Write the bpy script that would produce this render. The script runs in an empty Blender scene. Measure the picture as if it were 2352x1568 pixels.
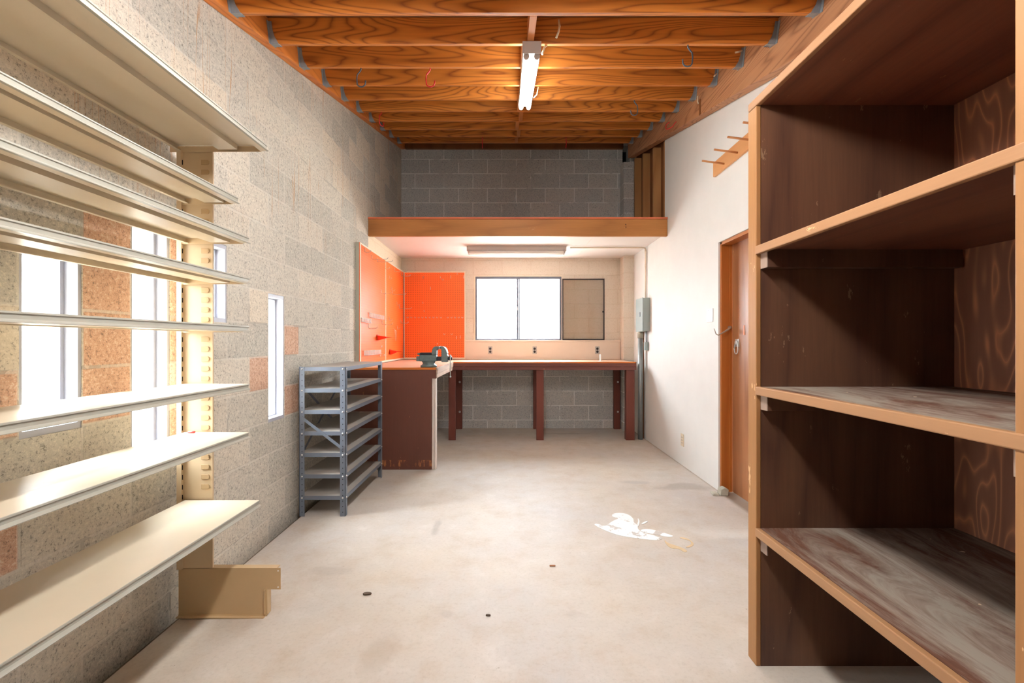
import bpy, bmesh, math, random
from mathutils import Vector, Matrix
R = random.Random(7)
SC = bpy.context.scene
COL = SC.collection
PI = math.pi
SL = 0.2524                      # roof slope (rise per metre towards the back)
TH = math.atan(SL)
XL, XR, YB, YN = -1.505, 1.705, 6.265, -1.6      # room faces
def zj(y): return 2.333 + SL*y   # underside of the joists
def zd(y): return zj(y) + .1444  # underside of the roof deck

# ------------------------------------------------------------------ helpers
def lin(c):
    c /= 255.0
    return c/12.92 if c <= .04045 else ((c+.055)/1.055)**2.4
def C(r, g, b): return (lin(r), lin(g), lin(b), 1.0)

class MB:
    def __init__(s): s.v = []; s.f = []; s.sm = []
    def add(s, vs, fs, sm=False):
        b = len(s.v); s.v += [tuple(p) for p in vs]
        for f in fs: s.f.append([b+i for i in f]); s.sm.append(sm)
        return s
    def box(s, x0, x1, y0, y1, z0, z1):
        vs = [(x,y,z) for x in (x0,x1) for y in (y0,y1) for z in (z0,z1)]
        return s.add(vs, [(0,1,3,2),(4,6,7,5),(0,4,5,1),(2,3,7,6),(0,2,6,4),(1,5,7,3)])
    def prism(s, poly, ax, a0, a1, sm=False):
        n = len(poly)
        def P(p, a): return {'x':(a,p[0],p[1]), 'y':(p[0],a,p[1]), 'z':(p[0],p[1],a)}[ax]
        vs = [P(p,a0) for p in poly] + [P(p,a1) for p in poly]
        b = len(s.v); s.v += vs
        s.f.append([b+i for i in range(n)]); s.sm.append(False)
        s.f.append([b+n+i for i in reversed(range(n))]); s.sm.append(False)
        for i in range(n):
            s.f.append([b+i, b+(i+1)%n, b+n+(i+1)%n, b+n+i]); s.sm.append(sm)
        return s
    def tube(s, pts, r, n=8, rs=None):
        pts = [Vector(p) for p in pts]; b = len(s.v); m = len(pts)
        t0 = (pts[1]-pts[0]).normalized()
        u = t0.orthogonal().normalized()
        for i, p in enumerate(pts):
            t = (pts[min(i+1,m-1)] - pts[max(i-1,0)]).normalized()
            u = (u - t*u.dot(t)).normalized(); w = t.cross(u)
            rr = rs[i] if rs else r
            for k in range(n):
                a = 2*PI*k/n
                s.v.append(tuple(p + u*math.cos(a)*rr + w*math.sin(a)*rr))
        for i in range(m-1):
            for k in range(n):
                s.f.append([b+i*n+k, b+i*n+(k+1)%n, b+(i+1)*n+(k+1)%n, b+(i+1)*n+k]); s.sm.append(True)
        s.f.append([b+k for k in range(n)][::-1]); s.sm.append(False)
        s.f.append([b+(m-1)*n+k for k in range(n)]); s.sm.append(False)
        return s
    def lathe(s, prof, c, ax='z', n=24):
        b = len(s.v)
        for r, h in prof:
            for k in range(n):
                a = 2*PI*k/n; p, q = r*math.cos(a), r*math.sin(a)
                d = {'z':(p,q,h), 'x':(h,p,q), 'y':(p,h,q)}[ax]
                s.v.append((c[0]+d[0], c[1]+d[1], c[2]+d[2]))
        m = len(prof)
        for i in range(m-1):
            for k in range(n):
                s.f.append([b+i*n+k, b+i*n+(k+1)%n, b+(i+1)*n+(k+1)%n, b+(i+1)*n+k]); s.sm.append(True)
        s.f.append([b+k for k in range(n)][::-1]); s.sm.append(False)
        s.f.append([b+(m-1)*n+k for k in range(n)]); s.sm.append(False)
        return s
    def build(s, name, mat, parent=None, bevel=0, recalc=True):
        me = bpy.data.meshes.new(name)
        off = Vector(parent_world(parent)) if parent else Vector((0,0,0))
        me.from_pydata([tuple(Vector(p)-off) for p in s.v], [], s.f)
        if recalc:
            bm = bmesh.new(); bm.from_mesh(me)
            bmesh.ops.recalc_face_normals(bm, faces=bm.faces); bm.to_mesh(me); bm.free()
        me.polygons.foreach_set('use_smooth', s.sm)
        me.materials.append(mat)
        o = bpy.data.objects.new(name, me); COL.objects.link(o)
        if parent: o.parent = parent
        if bevel:
            m = o.modifiers.new('bevel', 'BEVEL'); m.width = bevel; m.segments = 2
            m.limit_method = 'ANGLE'; m.angle_limit = math.radians(40)
        return o
def parent_world(o):
    l = Vector((0,0,0))
    while o is not None: l += o.location; o = o.parent
    return l
def tag(o, label, cat, group=None, kind=None):
    o['label'] = label; o['category'] = cat
    if group: o['group'] = group
    if kind: o['kind'] = kind
    return o
def thing(name, loc, label, cat, group=None):
    o = bpy.data.objects.new(name, None); COL.objects.link(o); o.location = loc
    o.empty_display_size = .05
    return tag(o, label, cat, group)
def solo(name, mb, mat, loc, label, cat, group=None, bevel=0):
    """a thing that is one mesh, its origin at its base"""
    s = MB(); s.f = mb.f; s.sm = mb.sm; L = Vector(loc)
    s.v = [tuple(Vector(p)-L) for p in mb.v]
    o = s.build(name, mat, None, bevel); o.location = L
    return tag(o, label, cat, group)
def struct(name, mb, mat, parent=None, recalc=True, label=None):
    o = mb.build(name, mat, parent, 0, recalc)
    if parent is None: o['kind'] = 'structure'
    if label: o['label'] = label
    return o
def copy_tree(o, parent=None):
    c = o.copy(); COL.objects.link(c)
    if parent: c.parent = parent
    for ch in list(o.children): copy_tree(ch, c)
    return c
ORD = ['zeroth','first','second','third','fourth','fifth','sixth','seventh','eighth','ninth','tenth',
       'eleventh','twelfth','thirteenth','fourteenth','fifteenth','sixteenth','seventeenth']

# ------------------------------------------------------------------ node helpers
class NT:
    def __init__(s, name):
        s.m = bpy.data.materials.new(name); s.m.use_nodes = True
        s.t = s.m.node_tree; s.t.nodes.clear()
    def n(s, typ, props=None, **ins):
        nd = s.t.nodes.new('ShaderNode'+typ)
        for k, v in (props or {}).items(): setattr(nd, k, v)
        for k, v in ins.items():
            key = int(k[1:]) if k[0] == '_' else k.replace('__', ' ')
            s.set(nd.inputs[key], v)
        return nd
    def set(s, sock, v):
        if isinstance(v, bpy.types.NodeSocket): s.t.links.new(v, sock)
        else: sock.default_value = v
    def m_(s, op, a, b=0.0, c=None, clamp=False):
        nd = s.t.nodes.new('ShaderNodeMath'); nd.operation = op; nd.use_clamp = clamp
        s.set(nd.inputs[0], a); s.set(nd.inputs[1], b)
        if c is not None: s.set(nd.inputs[2], c)
        return nd.outputs[0]
    def ramp(s, fac, stops, interp='LINEAR'):
        nd = s.t.nodes.new('ShaderNodeValToRGB'); cr = nd.color_ramp; cr.interpolation = interp
        while len(cr.elements) < len(stops): cr.elements.new(.5)
        for e, (p, c) in zip(cr.elements, stops):
            e.position = p; e.color = c if len(c) == 4 else (*c, 1)
        s.set(nd.inputs[0], fac); return nd.outputs[0]
    def mix(s, fac, a, b, mode='MIX'):
        nd = s.t.nodes.new('ShaderNodeMix'); nd.data_type = 'RGBA'; nd.blend_type = mode
        s.set(nd.inputs[0], fac); s.set(nd.inputs[6], a); s.set(nd.inputs[7], b)
        return nd.outputs[2]
    def obj(s): return s.n('TexCoord').outputs['Object']
    def noise(s, vec, scale, detail=2.0, rough=.5, dist=0.0):
        return s.n('TexNoise', None, Vector=vec, Scale=scale, Detail=detail, Roughness=rough, Distortion=dist).outputs[0]
    def vmul(s, vec, k):
        return s.n('VectorMath', {'operation':'MULTIPLY'}, _0=vec, _1=k).outputs[0]
    def vadd(s, vec, k):
        return s.n('VectorMath', {'operation':'ADD'}, _0=vec, _1=k).outputs[0]
    def sep(s, vec):
        nd = s.n('SeparateXYZ', None, _0=vec); return nd.outputs[0], nd.outputs[1], nd.outputs[2]
    def rnd(s): return s.n('ObjectInfo').outputs['Random']
    def gt(s, a, b): return s.m_('GREATER_THAN', a, b)
    def out(s, col, rough=.6, metal=0.0, bump=None, bstr=.3, bdist=.01, spec=.5):
        p = s.n('BsdfPrincipled', None, Base__Color=col, Roughness=rough, Metallic=metal)
        p.inputs['Specular IOR Level'].default_value = spec
        if bump is not None:
            b = s.n('Bump', None, Height=bump, Strength=bstr, Distance=bdist)
            s.t.links.new(b.outputs[0], p.inputs['Normal'])
        o = s.n('OutputMaterial'); s.t.links.new(p.outputs[0], o.inputs[0])
        return s.m

def flat(name, col, rough=.5, metal=0.0, var=.12, scale=14.0, spec=.5, bump=0.0):
    t = NT(name); v = t.obj()
    n = t.noise(v, scale, 3.0, .6)
    f = t.m_('MULTIPLY_ADD', n, 2*var, 1-var)
    c = t.mix(1.0, col, t.n('CombineColor', None, _0=f, _1=f, _2=f).outputs[0], 'MULTIPLY')
    return t.out(c, rough, metal, n if bump else None, bump, .004, spec)

def wood(name, light, dark, axis='x', k=16.0, rough=.55, stretch=.28, freq=2.6, fine=.25, scuff=None, scuff_amt=0.0, spec=.4, lines=.5, sharp=2.0, wear=None):
    t = NT(name); v = t.obj(); r = t.rnd()
    v = t.vadd(v, t.n('CombineXYZ', None, _0=t.m_('MULTIPLY', r, 17.0), _1=t.m_('MULTIPLY', r, 31.0), _2=t.m_('MULTIPLY', r, 7.0)).outputs[0])
    sc = {'x':(stretch,1,1), 'y':(1,stretch,1), 'z':(1,1,stretch)}[axis]
    vs = t.vmul(v, sc)
    n1 = t.noise(vs, freq, 2.0, .45)
    ring = t.m_('PINGPONG', t.m_('MULTIPLY', n1, k), 1.0)
    ring = t.m_('POWER', ring, sharp)
    sf = {'x':(.05,1,1), 'y':(1,.05,1), 'z':(1,1,.05)}[axis]
    n2 = t.noise(t.vmul(v, sf), 90.0, 2.0, .6)
    f = t.m_('ADD', t.m_('MULTIPLY', ring, lines), t.m_('MULTIPLY', n2, fine), clamp=True)
    col = t.mix(f, light, dark)
    n3 = t.noise(v, 1.3, 2.0)
    col = t.mix(t.m_('MULTIPLY', n3, .35), col, dark)
    if scuff is not None:
        n4 = t.noise(t.vmul(v, {'x':(.35,1,1), 'y':(1,.35,1), 'z':(1,1,.35)}[axis]), 16.0, 5.0, .75)
        mk = t.m_('MULTIPLY', t.gt(n4, .665), scuff_amt)
        col = t.mix(mk, col, scuff)
    if wear:
        z_ = t.sep(t.obj())[2]; n5 = t.noise(t.vmul(v, (1,1,.3)), 28.0, 3.0, .6)
        mk = t.m_('MULTIPLY', t.m_('LESS_THAN', t.m_('ABSOLUTE', t.m_('SUBTRACT', z_, wear)), .03), t.n('MapRange', None, _0=n5, _1=.5, _2=.62, _3=0.0, _4=.8).outputs[0])
        col = t.mix(mk, col, C(190,124,70))
    return t.out(col, rough, 0, n2, .12, .002, spec)

def band(t, s, lo, hi): return t.m_('MULTIPLY', t.gt(s, lo), t.m_('LESS_THAN', s, hi))
def block(name, axis, a0, z0, base, paint=None, pmask=None, rust=False, vary=.55, pinks=(), mstr=.55, mcol=C(214,208,196)):
    """concrete masonry, 16 x 8 inch running bond; optional paint coat where pmask says"""
    t = NT(name); v = t.obj(); x, y, z = t.sep(v)
    a = y if axis == 'y' else x
    u = t.m_('DIVIDE', t.m_('SUBTRACT', a, a0), .4064)
    w = t.m_('DIVIDE', t.m_('SUBTRACT', z, z0), .2032)
    row = t.m_('FLOOR', w)
    u2 = t.m_('ADD', u, t.m_('MULTIPLY', t.m_('MODULO', t.m_('ADD', row, 100.0), 2.0), .5))
    cell = t.m_('FLOOR', u2)
    fu = t.m_('FRACT', u2); fw = t.m_('FRACT', w)
    jit = t.m_('MULTIPLY', t.m_('SUBTRACT', t.noise(v, 22.0, 2.0), .5), .005)
    du = t.m_('MULTIPLY', t.m_('MINIMUM', fu, t.m_('SUBTRACT', 1.0, fu)), .4064)
    dw = t.m_('MULTIPLY', t.m_('MINIMUM', fw, t.m_('SUBTRACT', 1.0, fw)), .2032)
    d = t.m_('ADD', t.m_('MINIMUM', du, dw), jit)
    mort = t.n('MapRange', None, _0=d, _1=.0045, _2=.0075, _3=1.0, _4=0.0).outputs[0]
    wn = t.n('TexWhiteNoise', {'noise_dimensions':'3D'}, Vector=t.n('CombineXYZ', None, _0=cell, _1=row, _2=3.0).outputs[0])
    rv = wn.outputs[0]
    cold = t.mix(.5, base, C(168,164,152)); light = t.mix(.6, base, C(226,212,190)); pink = C(206,152,122)
    col = t.ramp(rv, [(0.0, C(172,170,160)), (.3, C(192,187,175)), (.62, C(208,199,183)), (.88, C(220,206,184)), (.975, C(206,164,136))], 'CONSTANT')
    tint = t.mix(vary, base, col)
    pk = None
    for (b0, b1, c0, c1) in pinks:
        q = t.m_('MULTIPLY', band(t, a, b0, b1), band(t, z, c0, c1)); pk = q if pk is None else t.m_('MAXIMUM', pk, q)
    if pk is not None: tint = t.mix(t.m_('MULTIPLY', pk, .85), tint, C(212,162,132))
    big = t.noise(v, 1.1, 3.0)
    tint = t.mix(t.m_('MULTIPLY', big, .25), tint, C(160,152,138))
    coarse = t.m_('MULTIPLY_ADD', wn.outputs[1] if False else rv, .10, .50)
    ag = t.noise(v, 88.0, 3.0, .8)
    pit = t.n('MapRange', None, _0=ag, _1=.55, _2=.66, _3=0.0, _4=1.0).outputs[0]
    lt = t.n('MapRange', None, _0=ag, _1=.47, _2=.34, _3=0.0, _4=1.0).outputs[0]
    unp = t.mix(t.m_('MULTIPLY', pit, .60), tint, C(78,74,68))
    unp = t.mix(t.m_('MULTIPLY', lt, .5), unp, C(238,228,210))
    unp = t.mix(t.m_('MULTIPLY', mort, mstr), unp, mcol)
    crack = t.m_('MULTIPLY', mort, t.gt(t.noise(v, 3.3, 4.0), .585))
    unp = t.mix(t.m_('MULTIPLY', crack, .30), unp, C(96,90,80))
    if rust:
        st = t.noise(t.vadd(t.vmul(v, (1, 10.0, .22)), (3.0, 0, 0)), 2.2, 1.0, .4)
        s1 = t.n('MapRange', None, _0=t.m_('ABSOLUTE', t.m_('SUBTRACT', st, .52)), _1=.003, _2=.014, _3=1.0, _4=0.0).outputs[0]
        hi = t.n('MapRange', None, _0=z, _1=1.3, _2=2.4, _3=0.0, _4=1.0).outputs[0]
        br = t.n('MapRange', None, _0=t.noise(v, 2.0, 3.0), _1=.42, _2=.6, _3=0.0, _4=1.0).outputs[0]
        unp = t.mix(t.m_('MULTIPLY', t.m_('MULTIPLY', s1, hi), t.m_('MULTIPLY', br, .72)), unp, C(186,134,80))
    rough = .95
    if paint is not None:
        mk = pmask(t, x, y, z)
        pc = t.mix(t.m_('MULTIPLY', pit, .35), paint, C(168,142,104))
        pc = t.mix(t.m_('MULTIPLY', mort, .14), pc, C(190,164,124))
        unp = t.mix(mk, unp, pc)
    h = t.m_('SUBTRACT', t.m_('MULTIPLY', ag, .45), t.m_('MULTIPLY', mort, .5))
    return t.out(unp, rough, 0, h, .55, .006, .2)

# ------------------------------------------------------------------ materials
def band(t, s, lo, hi): return t.m_('MULTIPLY', t.gt(s, lo), t.m_('LESS_THAN', s, hi))
M = {}
CREAM = C(222,210,194)
M['blk_left'] = block('block_left', 'y', 2.591, .1, C(216,208,194), C(240,226,200),
    lambda t,x,y,z: t.m_('MULTIPLY', band(t, z, .96, 2.392), t.gt(y, 4.79)), rust=True, vary=.6, pinks=[(1.578,1.776,.915,1.722),(1.985,2.18,1.12,1.73),(1.985,2.18,.71,.915),(1.17,1.37,.915,1.12),(1.17,1.37,.51,.71),(2.59,2.79,.915,1.12),(3.0,3.2,1.12,1.325),(3.0,3.2,.71,.915)])
M['blk_back'] = block('block_back', 'x', -1.313, .116, C(206,210,212), CREAM, lambda t,x,y,z: band(t, z, .96, 2.392), vary=.3, mstr=.72, mcol=C(250,249,246))
def mk_floor():
    t = NT('concrete_floor'); v = t.obj(); x, y, z = t.sep(v)
    n1 = t.noise(v, .9, 4.0, .6); n2 = t.noise(v, 5.0, 5.0, .7); n3 = t.noise(v, 60.0, 3.0, .7)
    col = t.mix(t.n('MapRange', None, _0=n1, _1=.35, _2=.65, _3=0.0, _4=1.0).outputs[0], C(200,188,172), C(190,183,176))
    col = t.mix(t.m_('MULTIPLY', t.n('MapRange', None, _0=n2, _1=.50, _2=.72, _3=0.0, _4=1.0).outputs[0], .5), col, C(178,158,134))
    col = t.mix(t.m_('MULTIPLY', t.n('MapRange', None, _0=n2, _1=.45, _2=.30, _3=0.0, _4=1.0).outputs[0], .4), col, C(212,205,197))
    col = t.mix(t.m_('MULTIPLY', t.n('MapRange', None, _0=n3, _1=.5, _2=.8, _3=0.0, _4=1.0).outputs[0], .3), col, C(150,138,122))
    sp_ = t.n('MapRange', None, _0=t.noise(v, 19.0, 4.0, .7), _1=.68, _2=.74, _3=0.0, _4=.55).outputs[0]
    col = t.mix(sp_, col, C(128,112,94))
    # worn oil and water stains with a shape of their own
    jx = t.m_('MULTIPLY', t.m_('SUBTRACT', t.noise(v, 7.0, 3.0), .5), .35)
    for (cx, cy, rx, ry, k, c) in [(1.48,3.72,.26,.10,.75,C(150,138,126)), (-.50,1.72,.07,.16,.45,C(160,146,128)), (-.47,2.9,.03,.13,.55,C(140,132,122)),
                                (-.95,2.35,.10,.05,.35,C(150,140,126)), (-.27,1.98,.04,.03,.35,C(150,138,124)), (.30,1.98,.05,.03,.35,C(160,146,130)),
                                (1.08,3.84,.14,.05,.5,C(156,150,144)), (.72,5.9,.38,.05,.45,C(128,120,110))]:
        dx = t.m_('DIVIDE', t.m_('SUBTRACT', x, cx), rx); dy = t.m_('DIVIDE', t.m_('SUBTRACT', y, cy), ry)
        dd = t.m_('ADD', t.m_('SQRT', t.m_('ADD', t.m_('MULTIPLY', dx, dx), t.m_('MULTIPLY', dy, dy))), t.m_('MULTIPLY', jx, 5.0))
        mk = t.n('MapRange', None, _0=dd, _1=1.15, _2=.55, _3=0.0, _4=k*.75).outputs[0]
        col = t.mix(mk, col, c)
    # dirt swept into the edge along the left wall
    e = t.n('MapRange', None, _0=t.m_('ADD', x, t.m_('MULTIPLY', n2, .03)), _1=-1.425, _2=-1.44, _3=0.0, _4=.85).outputs[0]
    col = t.mix(e, col, C(92,76,58))
    e2 = t.n('MapRange', None, _0=t.m_('ADD', x, t.m_('MULTIPLY', n2, -.05)), _1=1.655, _2=1.69, _3=0.0, _4=.7).outputs[0]
    col = t.mix(e2, col, C(120,96,70))
    rg = t.m_('MULTIPLY_ADD', n2, .2, .5)
    return t.out(col, rg, 0, t.m_('ADD', n3, n2), .12, .004, .3)
M['floor'] = mk_floor()
M['drywall'] = flat('painted_drywall', C(230,229,224), .55, 0, .05, 5.0)
M['soffit'] = flat('soffit_paint', C(222,211,203), .6, 0, .03, 3.0)
M['deck'] = wood('roof_deck_plywood', C(150,96,56), C(96,56,30), 'x', 10, .8)
M['joist'] = wood('fir_joist', C(238,148,60), C(118,54,18), 'x', 62, .5, .10, 4.2, .34, lines=.62, sharp=3.0)
M['blocking'] = wood('fir_blocking', C(222,146,80), C(170,96,44), 'y', 12, .55, .2, 2.2, .3)
M['ledger'] = wood('fir_ledger', C(240,150,66), C(170,84,30), 'y', 40, .5, .08, 4.0, .3, lines=.5, sharp=3.0)
M['beam'] = wood('weathered_beam', C(206,150,106), C(128,76,44), 'y', 50, .6, .08, 4.0, .35, lines=.6, sharp=3.0)
M['fascia'] = wood('loft_fascia', C(196,132,70), C(136,84,42), 'x', 14, .55, .15, 2.2, .45, C(206,160,112), .35, lines=.35)
M['ply_edge'] = wood('loft_floor_edge', C(216,120,80), C(170,84,54), 'x', 8, .6)
M['stud'] = wood('stud_wood', C(206,156,100), C(160,104,58), 'z', 14, .65, .15, 2.2)
M['stud_dark'] = wood('sheathing_wood', C(150,98,56), C(110,64,32), 'z', 10, .7)
M['door'] = wood('door_veneer', C(178,122,80), C(134,84,52), 'z', 10, .45, .06, 5.0, .5, C(222,170,120), .5)
M['jamb'] = wood('door_jamb', C(196,120,54), C(150,78,26), 'z', 10, .45, .1, 3.0, .4)
M['cab'] = wood('dark_stained_plywood', C(116,80,56), C(70,44,34), 'z', 14, .5, .10, 2.4, .6, C(190,160,124), .30)
M['cab_back'] = wood('dark_stained_back', C(110,72,58), C(206,134,92), 'z', 44, .5, .20, 5.5, .15, lines=.75, sharp=4.0)
M['cab_h'] = wood('dark_stained_top', C(142,88,62), C(88,50,38), 'y', 14, .5, .10, 2.4, .5, C(190,150,110), .30)
M['cab_edge'] = wood('worn_edge_wood', C(176,132,92), C(132,92,60), 'y', 10, .5, .08, 3.0, .4, C(232,190,140), .6)
M['cab_edge_v'] = wood('worn_edge_wood_upright', C(172,124,76), C(126,82,46), 'z', 10, .5, .08, 3.0, .4, C(232,190,140), .6)
def mk_dusty():
    t = NT('dusty_shelf_board'); v = t.obj()
    vs = t.vmul(v, (1.0,.25,1.0))
    n = t.noise(vs, 6.5, 6.0, .74, .8); n2 = t.noise(t.vmul(v, (1,.06,1)), 90.0, 2.0, .6)
    base = t.mix(n2, C(112,74,54), C(76,46,34))
    col = t.mix(t.n('MapRange', None, _0=n, _1=.40, _2=.60, _3=0.0, _4=.85).outputs[0], base, C(152,142,128))
    sp = t.gt(t.noise(v, 26.0, 2.0), .76)
    col = t.mix(sp, col, C(206,180,150))
    return t.out(col, .75, 0, n2, .1, .002, .3)
M['dusty'] = mk_dusty()
M['cleat'] = wood('cleat_end_grain', C(168,146,130), C(128,104,90), 'x', 8, .7)
M['brown'] = wood('brown_painted_plywood', C(114,70,56), C(86,50,40), 'z', 8, .45, .2, 2.0, .4, C(206,146,90), .55, lines=.25, wear=.06)
M['leg'] = wood('brown_painted_leg', C(124,66,52), C(96,48,38), 'z', 6, .45, .2, 2.0, .3, lines=.2)
M['bench_edge'] = wood('worn_bench_edge', C(126,74,62), C(92,52,44), 'x', 8, .5, .12, 3.0, .4, C(214,166,110), .7, lines=.3)
M['nosing'] = wood('orange_bench_nosing', C(220,132,56), C(190,98,34), 'x', 6, .45)
M['bench_top'] = wood('worn_worktop', C(214,178,152), C(186,142,114), 'x', 8, .5, .12, 3.0, .35, lines=.3)
M['side_edge'] = wood('scuffed_side_edge', C(212,186,166), C(150,112,90), 'y', 8, .6, .3, 4.0, .5)
M['white_trim'] = flat('white_edge_trim', C(232,220,210), .5)
M['cream'] = flat('cream_enamel', C(206,181,146), .38, 0, .06, 8.0)
M['cream_rail'] = flat('cream_price_rail', C(158,155,142), .35, 0, .10, 8.0)
M['cream_dark'] = flat('tan_enamel', C(196,166,124), .4, 0, .08, 8.0)
M['shelf_top'] = flat('worn_cream_shelf', C(206,191,166), .42, 0, .08, 4.0)
M['tab'] = flat('cream_slot_tab', C(190,160,120), .4, 0, .04)
M['dark'] = flat('dark_void', C(16,15,15), .9)
M['gmetal'] = flat('blue_grey_steel', C(112,120,132), .42, .25, .10, 9.0)
M['gshelf'] = flat('dusty_steel_shelf', C(166,160,152), .6, .1, .15, 6.0)
M['zinc'] = flat('galvanised_steel', C(150,158,164), .45, .2, .25, 30.0)
M['bolt'] = flat('zinc_bolt', C(206,206,204), .35, .6)
M['alu'] = flat('aluminium_frame', C(112,116,128), .4, .5, .06)
M['wframe'] = flat('white_window_frame', C(176,178,188), .45, .0, .03)
M['steel'] = flat('wire_steel', C(196,190,182), .35, .7)
M['hook_grey'] = flat('grey_vinyl_hook', C(78,88,98), .4)
M['hook_red'] = flat('red_vinyl_hook', C(206,38,36), .4)
M['red_plastic'] = flat('red_plastic', C(238,52,18), .4)
M['panel'] = flat('grey_electrical_enamel', C(150,160,156), .45, .1, .04)
M['pipe'] = flat('grey_pipe', C(146,152,152), .4, .4, .18, 14)
M['white_pipe'] = flat('painted_conduit', C(236,220,200), .5, 0, .04)
M['plate_w'] = flat('white_plate', C(242,240,234), .4, 0, .02)
M['plate_b'] = flat('beige_plate', C(222,206,178), .45, 0, .03)
M['plate_g'] = flat('grey_outlet_plate', C(176,172,166), .4, .3, .03)
M['black'] = flat('black_plastic', C(34,28,30), .4)
M['vise'] = flat('grey_green_cast_iron', C(108,124,124), .45, .35, .22, 30, bump=.3)
M['vise_b'] = flat('bright_vise_steel', C(200,206,204), .3, .7, .1)
M['vise_d'] = flat('dark_vise_steel', C(60,56,62), .4, .6, .1)
M['fixture'] = flat('fixture_enamel', C(206,200,194), .4, 0, .03)
M['fix_cap'] = flat('fixture_end_cap', C(190,180,174), .45, 0, .03)
M['tube_off'] = flat('unlit_tube', C(244,238,228), .25, 0, .01)
M['cable'] = flat('ivory_cable', C(236,222,190), .5, 0, .03)
M['rubble'] = flat('concrete_chunk', C(176,172,156), .9, 0, .3, 20, bump=.6)
def mk_spill():
    t = NT('dried_white_paint'); v = t.obj(); n = t.noise(v, 9.0, 5.0, .65)
    c = t.mix(t.n('MapRange', None, _0=n, _1=.56, _2=.60, _3=0.0, _4=1.0).outputs[0], C(240,241,240), C(190,184,176))
    c = t.mix(t.m_('MULTIPLY', t.gt(t.noise(v, 30.0, 3.0), .66), .5), c, C(168,160,150))
    return t.out(c, .5)
M['spill'] = mk_spill()
M['spill_tan'] = flat('dried_tan_paint', C(206,180,140), .6, 0, .2, 40)
M['leaf'] = flat('dry_leaf', C(84,66,50), .8, 0, .2, 40)
M['twig'] = flat('wood_splinter', C(176,120,84), .7)
M['trim_cream'] = flat('cream_trim', C(240,226,200), .5, 0, .04)
M['furring'] = flat('grey_furring', C(176,176,160), .6, 0, .12, 10)
M['dowel'] = wood('dowel_wood', C(206,142,90), C(168,104,62), 'x', 6, .55)
M['peg_rail'] = wood('peg_rail_wood', C(224,168,112), C(196,132,80), 'y', 8, .55, .1)
M['outside'] = flat('outside_ground', C(150,142,130), .9, 0, .08, .5)
M['fasc_box'] = flat('cream_painted_board', C(224,208,190), .5, 0, .05, 5.0)
def mk_peg(axis):
    t = NT('pegboard_orange_'+axis); v = t.obj(); x, y, z = t.sep(v)
    a = y if axis == 'y' else x
    fa = t.m_('SUBTRACT', t.m_('FRACT', t.m_('DIVIDE', a, .0254)), .5)
    fz = t.m_('SUBTRACT', t.m_('FRACT', t.m_('DIVIDE', z, .0254)), .5)
    d = t.m_('SQRT', t.m_('ADD', t.m_('MULTIPLY', fa, fa), t.m_('MULTIPLY', fz, fz)))
    hole = t.m_('LESS_THAN', d, .15)
    n = t.noise(v, 3.0, 2.0)
    col = t.mix(t.m_('MULTIPLY', n, .4), C(250,112,38), C(246,98,26))
    col = t.mix(hole, col, C(120,34,8))
    return t.out(col, .42, 0, t.m_('SUBTRACT', 1.0, hole), .4, .003, .5)
M['peg_x'] = mk_peg('x'); M['peg_y'] = mk_peg('y')
def mk_glass(name, tr, haze=0.0, tint=(1,1,1,1)):
    t = NT(name)
    a = t.n('BsdfTransparent', None, Color=tint)
    g = t.n('BsdfGlossy', None, Roughness=.08)
    m1 = t.n('MixShader', None, _0=tr, _1=a.outputs[0], _2=g.outputs[0])
    last = m1.outputs[0]
    if haze:
        d = t.n('BsdfTranslucent', None, Color=(.95,.97,1,1))
        m2 = t.n('MixShader', None, _0=haze, _1=last, _2=d.outputs[0]); last = m2.outputs[0]
    o = t.n('OutputMaterial'); t.t.links.new(last, o.inputs[0])
    return t.m
M['glass'] = mk_glass('window_glass', .06)
M['frost'] = mk_glass('frosted_glass', .05, .35)
M['screen'] = mk_glass('screen_mesh', .04, 0, (.88,.87,.85,1))
def mk_emit(name, col, s):
    t = NT(name); e = t.n('Emission', None, Color=col, Strength=s)
    o = t.n('OutputMaterial'); t.t.links.new(e.outputs[0], o.inputs[0]); return t.m
LAMP = 45.0
M['tube_on'] = mk_emit('lit_tube', (.93,1.0,.98,1), LAMP)
M['tube_on2'] = mk_emit('lit_tube_front', (.98,.985,1.0,1), 158.0)

# ------------------------------------------------------------------ world and camera
W = bpy.data.worlds.new('daylight'); SC.world = W; W.use_nodes = True
bg = W.node_tree.nodes['Background']; bg.inputs[1].default_value = 75.0
_t = W.node_tree; _c = _t.nodes.new('ShaderNodeTexCoord'); _s = _t.nodes.new('ShaderNodeSeparateXYZ'); _r = _t.nodes.new('ShaderNodeValToRGB')
_t.links.new(_c.outputs['Generated'], _s.inputs[0]); _t.links.new(_s.outputs[2], _r.inputs[0]); _t.links.new(_r.outputs[0], bg.inputs[0])
for _e, _p, _k in ((_r.color_ramp.elements[0], 0.0, (.20,.205,.21,1)), (_r.color_ramp.elements[1], .55, (.84,.93,1.0,1))): _e.position = _p; _e.color = _k
cam = bpy.data.cameras.new('camera'); co = bpy.data.objects.new('camera', cam); COL.objects.link(co)
co.location = (0,0,1.205); co.rotation_euler = (PI/2,0,0)
cam.sensor_width = 36; cam.lens = 1025/2352*36; cam.shift_x = 8/2352; cam.shift_y = 2/2352; cam.clip_start = .02
SC.camera = co
vs = SC.view_settings
vs.view_transform = 'Standard'; vs.look = 'None'; vs.gamma = 1; vs.use_curve_mapping = False; vs.exposure = 0.32
def portal(loc, rot, sx, sy):
    l = bpy.data.lights.new('daylight_portal', 'AREA'); l.shape = 'RECTANGLE'; l.size = sx; l.size_y = sy
    l.cycles.is_portal = True
    o = bpy.data.objects.new('daylight_portal', l); COL.objects.link(o); o.location = loc; o.rotation_euler = rot

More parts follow.
